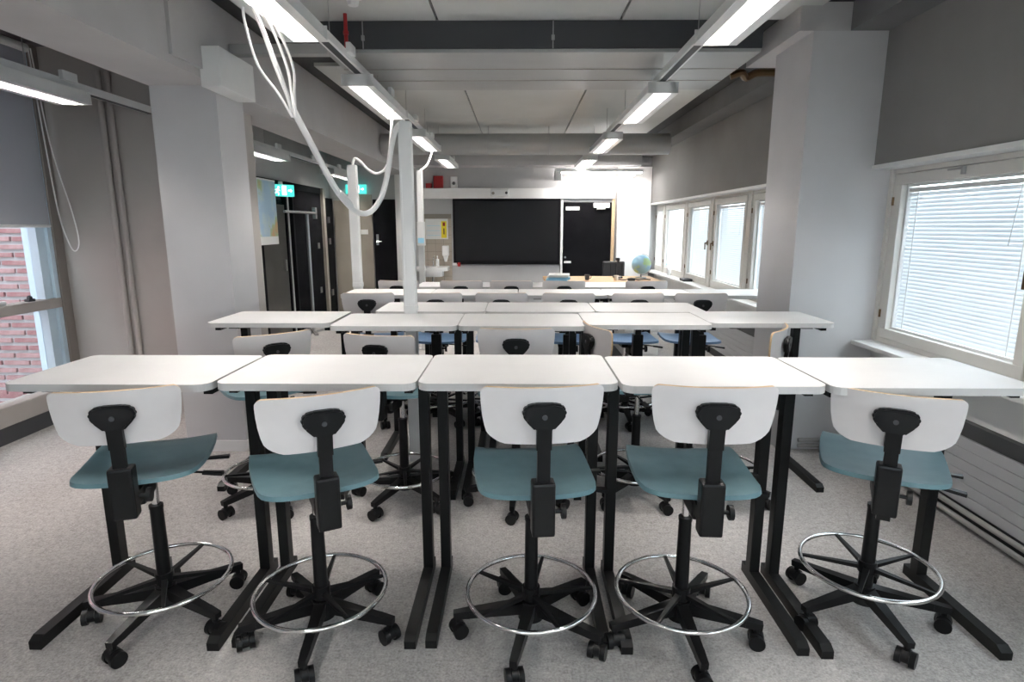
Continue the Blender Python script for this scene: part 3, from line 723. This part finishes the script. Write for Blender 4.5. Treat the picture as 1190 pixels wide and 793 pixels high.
# ================================================================== CHAIRS
def interp(tab, t):
    for (a, va), (b, vb) in zip(tab, tab[1:]):
        if t <= b: return va + (vb - va) * (t - a) / (b - a)
    return tab[-1][1]
def make_chair():
    o = thing('drafting_chair', 'x', 'chair')
    # seat
    wt = [(-.245, .10), (-.238, .14), (-.225, .165), (-.20, .184), (-.15, .196), (0, .204), (.12, .203), (.18, .196), (.205, .193), (.215, .187), (.22, .175)]
    zt = [(-.245, .006), (-.20, .0), (-.10, -.010), (.0, -.012), (.10, -.004), (.17, .0), (.205, -.010), (.22, -.022)]
    rows = []
    for y in (-.245, -.24, -.23, -.215, -.195, -.16, -.1, -.03, .04, .1, .15, .18, .2, .212, .22):
        hw = interp(wt, y)
        rows.append([Vector((u * hw, y, .66 + interp(zt, y) + .012 * abs(u * hw / .2) ** 2.2)) for u in [k / 6 - 1 for k in range(13)]])
    MB().sheet(rows, .016).done('seat', 'teal_seat', o, True)
    # backrest
    wt = [(0, .115), (.04, .135), (.1, .155), (.2, .171), (.4, .182), (.8, .19), (.92, .1885), (.97, .183), (1, .172)]
    rows = []; Rb = .48
    for t in (0, .03, .07, .13, .2, .32, .5, .7, .85, .92, .96, .985, 1):
        hw = interp(wt, t)
        rows.append([Vector((Rb * math.sin(u * hw / Rb), -.285 + Rb * (1 - math.cos(u * hw / Rb)) + .015 * (1 - t), .85 + .18 * t - (0 if t > .1 else 0))) for u in [k / 8 - 1 for k in range(17)]])
    MB().sheet(rows, -.011, 1).done('backrest', ['back_grey', 'birch'], o, True)
    # bracket: rounded triangle plate behind the backrest
    ol = [(-.055, .035), (-.066, .02), (-.066, .004), (-.055, -.014), (-.028, -.043), (.028, -.043), (.055, -.014), (.066, .004), (.066, .02), (.055, .035), (.03, .041), (-.03, .041)]
    mb = MB(); mb.prism(ol, 0, .026, 0, Matrix(((1, 0, 0, 0), (0, 0, -1, -.290), (0, 1, 0, .945), (0, 0, 0, 1))))
    bmesh.ops.bevel(mb.bm, geom=[e for e in mb.bm.edges], offset=.006, segments=2, affect='EDGES')
    b = mb.done('back_bracket', 'black_plastic', o, True)
    MB().cyl((0, -.319, .945), (0, -.315, .945), .008, n=10).done('bolt', 'dark_grey', b)
    MB().bar((0, -.306, .93), (0, -.298, .84), .046, .018).bar((0, -.298, .845), (0, -.292, .60), .040, .016).done('back_stem', 'black_plastic', o)
    MB().box(-.036, .036, -.318, -.262, .560, .735, bev=.008).done('stem_sleeve', 'black_plastic', o)
    MB().bar((0, -.27, .60), (0, -.02, .605), .05, .045).box(-.07, .07, -.12, .11, .60, .648, bev=.012).box(-.03, .03, -.20, -.06, .555, .62, bev=.012).done('seat_mechanism', 'black_plastic', o)
    MB().cyl((.036, -.275, .625), (.062, -.275, .625), .007, n=8).cyl((.060, -.275, .625), (.074, -.275, .625), .024, n=12).done('adjustment_knob', 'black_plastic', o, True)
    MB().tube([(.06, -.05, .612), (.14, -.06, .606), (.19, -.065, .60)], .0045, 6).bar((.185, -.065, .60), (.255, -.072, .592), .022, .010, 0, .028, .012).done('height_lever', 'black_plastic', o)
    MB().tube([(.06, .05, .615), (.16, .05, .612), (.19, .05, .612)], .0045, 6).bar((.18, .05, .612), (.26, .05, .612), .018, .008, 0, .026, .010).done('tilt_lever', 'black_plastic', o)
    MB().cyl((0, 0, .44), (0, 0, .605), .0135, n=14).done('gas_lift', 'chrome', o, True)
    MB().cyl((0, 0, .105), (0, 0, .465), .026, .023, n=18).cyl((0, 0, .455), (0, 0, .468), .025, n=16).done('column_tube', 'black_plastic', o, True)
    MB().cyl((0, 0, .065), (0, 0, .135), .048, .036, n=18).done('base_hub', 'black_plastic', o, True)
    leg = MB().bar((.03, 0, .108), (.235, 0, .090), .042, .044, 0, .030, .030).bar((.23, 0, .0905), (.288, 0, .086), .032, .031, 0, .026, .024).cyl((.27, 0, .055), (.27, 0, .09), .011, n=10).mesh('base_leg', 'black_plastic')
    hood = MB().cyl((0, -.012, .035), (0, .012, .035), .026, n=14).cyl((0, 0, .045), (0, 0, .064), .010, n=8).mesh('caster', 'black_plastic', True)
    wh = MB().cyl((0, -.009, 0), (0, .009, 0), .0285, n=18).mesh('wheel', 'black_plastic', True)
    spk = MB().bar((.02, 0, .163), (.228, 0, .170), .022, .016, 0, .011, .010).mesh('ring_spoke', 'black_plastic')
    for i in range(5):
        a = i * 2 * PI / 5
        l = link('base_leg', leg, o, None, a); l['base'] = 1
        c = link('caster', hood, o, (.27 * math.cos(a), .27 * math.sin(a), 0), 0); c['base'] = 2; c['ang'] = a
        for s in (-1, 1): link('wheel', wh, c, (0, s * .022, .0285))
        k = link('ring_spoke', spk, o, None, a + PI / 5); k['base'] = 3
    MB().torus((0, 0, .170), .236, .0085).done('foot_ring', 'chrome', o, True)
    MB().cyl((0, 0, .145), (0, 0, .19), .033, n=16).done('ring_clamp', 'black_plastic', o, True)
    return o
def strip(o, keys=('base', 'ang')):
    for c in o.children:
        for k in keys:
            if k in c: del c[k]
chair0 = make_chair(); cused = [False]; ALLC = []
BACK = ('backrest', 'back_bracket', 'back_stem'); RING = ('foot_ring', 'ring_spoke', 'ring_clamp')
def chair(x, y, th, lab, group, ph=None, ringz=0, backz=0, seatz=0):
    o = chair0 if not cused[0] else copy_tree(chair0)
    cused[0] = True; ALLC.append(o)
    o.location = (x, y, 0); o.rotation_euler = (0, 0, R(th)); o['label'] = lab; o['group'] = group
    ph = R((random.uniform(0, 72) if ph is None else ph)) - R(th)
    o['todo'] = (ph, ringz, backz)
    return o
G1, G2, G3, G4 = 'chairs at the nearest row', 'chairs at the second row', 'chairs at the third row', 'chairs at the farthest row'
D = 'teal seated chair with grey back and chrome foot ring, '
chair(-1.367, 2.07, 17, D + 'leftmost of the nearest row', G1, 47.2, 0, -.04)
chair(-.732, 1.99, 27.6, D + 'second from left in nearest row', G1, 58.9, 0, -.034)
chair(.050, 1.99, 5.4, D + 'middle of the nearest row', G1, 41.1)
chair(.607, 1.995, -2.6, D + 'second from right in nearest row', G1, 55)
chair(1.350, 2.10, -27.5, D + 'rightmost of the nearest row', G1, 53.8, .045, -.06)
E_ = 'chair seen behind the nearest tables, '
chair(-1.37, 3.08, 38, E_ + 'leftmost, by the left column', G2, 20, 0, -.05)
chair(-.63, 3.10, -12, E_ + 'its grey back tilted, beside the white pole', G2, 30, 0, -.05)
chair(-.01, 3.09, 0, E_ + 'facing straight away in the middle', G2, 50, 0, -.015)
chair(.66, 3.17, -74, E_ + 'turned sideways with its back edge on', G2, 10, 0, -.045)
chair(1.12, 3.15, 58, E_ + 'turned left beside the right column', G2, 35, 0, -.04)
F_ = 'blue seated chair before the third table row, '
for (u, y, th, l) in ((-1.10, 4.50, 4, 'leftmost, by the slim pole'), (-.93, 5.0, -8, 'half hidden behind the leftmost one'), (-.60, 4.50, 2, 'just right of the tall white pole'), (-.12, 4.50, 0, 'third from the slim pole'), (.375, 4.50, -3, 'in the middle right'), (.84, 4.50, 4, 'second from the right'), (1.31, 4.50, 0, 'rightmost facing the windows corner')):
    if y == 5.0: u, y = -1.02, 5.48
    chair(u, y, th, F_ + l, G3) if y < 5 else chair(u, y, th, 'chair half hidden behind the white pole, left of the farthest row', G4)
for (u, th, l) in ((-.50, 0, 'leftmost, below the screen'), (-.06, 0, 'middle, below the screen'), (.40, 0, 'below the blue stack'), (1.10, 5, 'rightmost, before the wooden desk')):
    chair(u, 5.465, th, 'chair of the farthest table row, ' + l, G4)
for o in ALLC:
    ph, rz, bz = o['todo']
    for c in o.children:
        n = c.name.split('.')[0]
        if n == 'caster':
            a = c['ang'] + ph; c.location = (.27 * math.cos(a), .27 * math.sin(a), 0); c.rotation_euler = (0, 0, random.uniform(0, 2 * PI))
        elif n in ('base_leg', 'ring_spoke'):
            c.rotation_euler = (0, 0, c.rotation_euler[2] + ph)
        if n in RING: c.location.z += rz
        if n in BACK: c.location.z += bz
    del o['todo']
for o in ALLC: strip(o)
blue = None
for o in ALLC:
    if o['group'] in (G3, G4):
        for c in o.children:
            if c.name.split('.')[0] == 'seat':
                if blue is None:
                    blue = c.data.copy(); blue.materials.clear(); blue.materials.append(MATS['blue_seat'])
                c.data = blue

# ================================================================== TEACHER DESK AND THINGS ON IT
o = thing('teacher_desk', 'wood topped white teacher desk below the black door', 'desk', (.98, 6.85, 0))
MB().box(-.68, .62, -.42, .42, .865, .90, bev=.005).done('desktop', 'desk_wood', o)
for x in (-.64, .20): MB().box(x, x + .38, -.36, .36, .06, .864, bev=.004).done('cabinet', 'white_paint', o)
for x in (-.62, .22):
    for z in (.10, .36, .62):
        dr = B(x, x + .34, -.376, -.36, z, z + .24, bev=.003).done('drawer', 'white_paint', o)
        B(x + .12, x + .22, -.388, -.376, z + .18, z + .195).done('handle', 'alu', dr)
B(-.24, .18, .30, .33, .3, .864).done('back_panel', 'white_paint', o)
MB().box(-.60, .54, -.30, .30, 0, .06).done('plinth', 'dark_grey', o)
o = thing('paper_stack', 'light blue and white folder stack on the desk end', 'stack of paper', (.44, 6.62, .90))
for i in range(6):
    MB().box(-.115, .115, -.15, .15, 0, .012, bev=.002).done('folder', 'light_blue' if i < 4 else 'paper', o, False, (random.uniform(-.02, .02) + (.02 if i > 3 else 0), random.uniform(-.02, .02), i * .0125), random.uniform(-.15, .15))
o = thing('globe', 'pale blue globe on a stand at the desk corner', 'globe', (1.44, 7.0, .90))
MB().sphere((0, 0, 0), .112, 28, 18).done('globe_ball', 'globe_map', o, True, (0, 0, .158))
MB().cyl((0, 0, 0), (0, 0, .012), .07, .06, n=20).cyl((0, 0, .012), (0, 0, .05), .01, n=10).done('globe_foot', 'pipe_grey', o, True)
mb = MB(); mb.tube([(.122 * math.sin(a), 0, .158 - .122 * math.cos(a)) for a in [k * PI / 8 for k in range(0, 9)]], .004, 6); mb.done('meridian_arc', 'pipe_grey', o, True)
o = thing('desk_chair', 'dark grey office chair back behind the wooden desk', 'chair', (1.21, 7.60, 0), PI)
MB().box(-.14, .14, -.03, .03, .72, 1.06, bev=.02).done('backrest', 'dark_grey', o)
for x in (-.1, -.03, .04): B(x, x + .006, .029, .034, .76, 1.03).done('back_seam', 'black_plastic', o)
MB().box(-.22, .22, .04, .44, .45, .53, bev=.02).done('seat', 'dark_grey', o)
MB().bar((0, -.01, .40), (0, -.02, .80), .06, .02).bar((0, 0, .42), (0, .22, .45), .06, .03).done('back_bar', 'black_plastic', o)
MB().cyl((0, .22, .08), (0, .22, .46), .025, n=12).done('column', 'black_plastic', o)
for k in range(5):
    a = k * 2 * PI / 5; MB().bar((0, .22, .09), (.26 * math.cos(a), .22 + .26 * math.sin(a), .06), .04, .03).cyl((.25 * math.cos(a) - .01, .22 + .25 * math.sin(a), .028), (.25 * math.cos(a) + .01, .22 + .25 * math.sin(a), .028), .028, n=12).done('base_leg', 'black_plastic', o)
o = thing('document_camera', 'dark upright document camera standing on the desk', 'camera', (1.17, 7.02, .90))
MB().box(-.05, .05, -.06, .06, 0, .02, bev=.004).done('camera_base', 'dark_grey', o)
MB().box(-.012, .012, -.012, .012, .02, .22, bev=.003).done('camera_post', 'dark_grey', o)
MB().box(-.03, .012, -.06, .02, .20, .235, bev=.006).done('camera_head', 'dark_grey', o)
for (nm, x, y, s, m, l, c) in (('mug', .78, 6.75, .03, 'dark_grey', 'small dark mug on the wooden desk', 'mug'), ('cup', 1.10, 6.70, .028, 'ceramic', 'small white cup on the wooden desk', 'cup')):
    q = thing(nm, l, c, (x, y, .90))
    mb = MB(); mb.cyl((0, 0, 0), (0, 0, s * 2), s * .8, s, n=14); mb.done('body', m, q, True)
    MB().tube([(s * .85, 0, s * 1.6), (s * 1.5, 0, s * 1.4), (s * 1.4, 0, s * .7), (s * .8, 0, s * .5)], .004, 6).done('handle', m, q, True)
o = thing('desk_cables', 'tangled dark cables and adapter on the desk right half', 'cables', (1.25, 6.72, .90))
MB().tube([(-.12, .05, .006), (-.05, -.04, .008), (.03, .03, .02), (.10, -.05, .008), (.18, .06, .008), (.24, 0, .006)], .006, 6).done('cable', 'dark_grey', o, True)
MB().box(-.03, .05, -.10, -.06, 0, .03, bev=.006).done('adapter', 'dark_grey', o)
tag(MB().box(2.22, 2.34, 8.0, 8.22, .765, .80, bev=.01).done('black_case', 'dark_grey'), 'flat black case lying on the far window sill', 'case')
o = thing('pump_bottle', 'clear small pump bottle on the far window sill', 'bottle', (2.27, 9.0, .765))
MB().cyl((0, 0, 0), (0, 0, .10), .03, n=12).cyl((0, 0, .10), (0, 0, .12), .03, .01, n=12).done('bottle_body', 'ceramic', o, True)
MB().cyl((0, 0, .12), (0, 0, .17), .006, n=8).box(-.05, .01, -.008, .008, .165, .18).done('pump', 'light_blue', o)
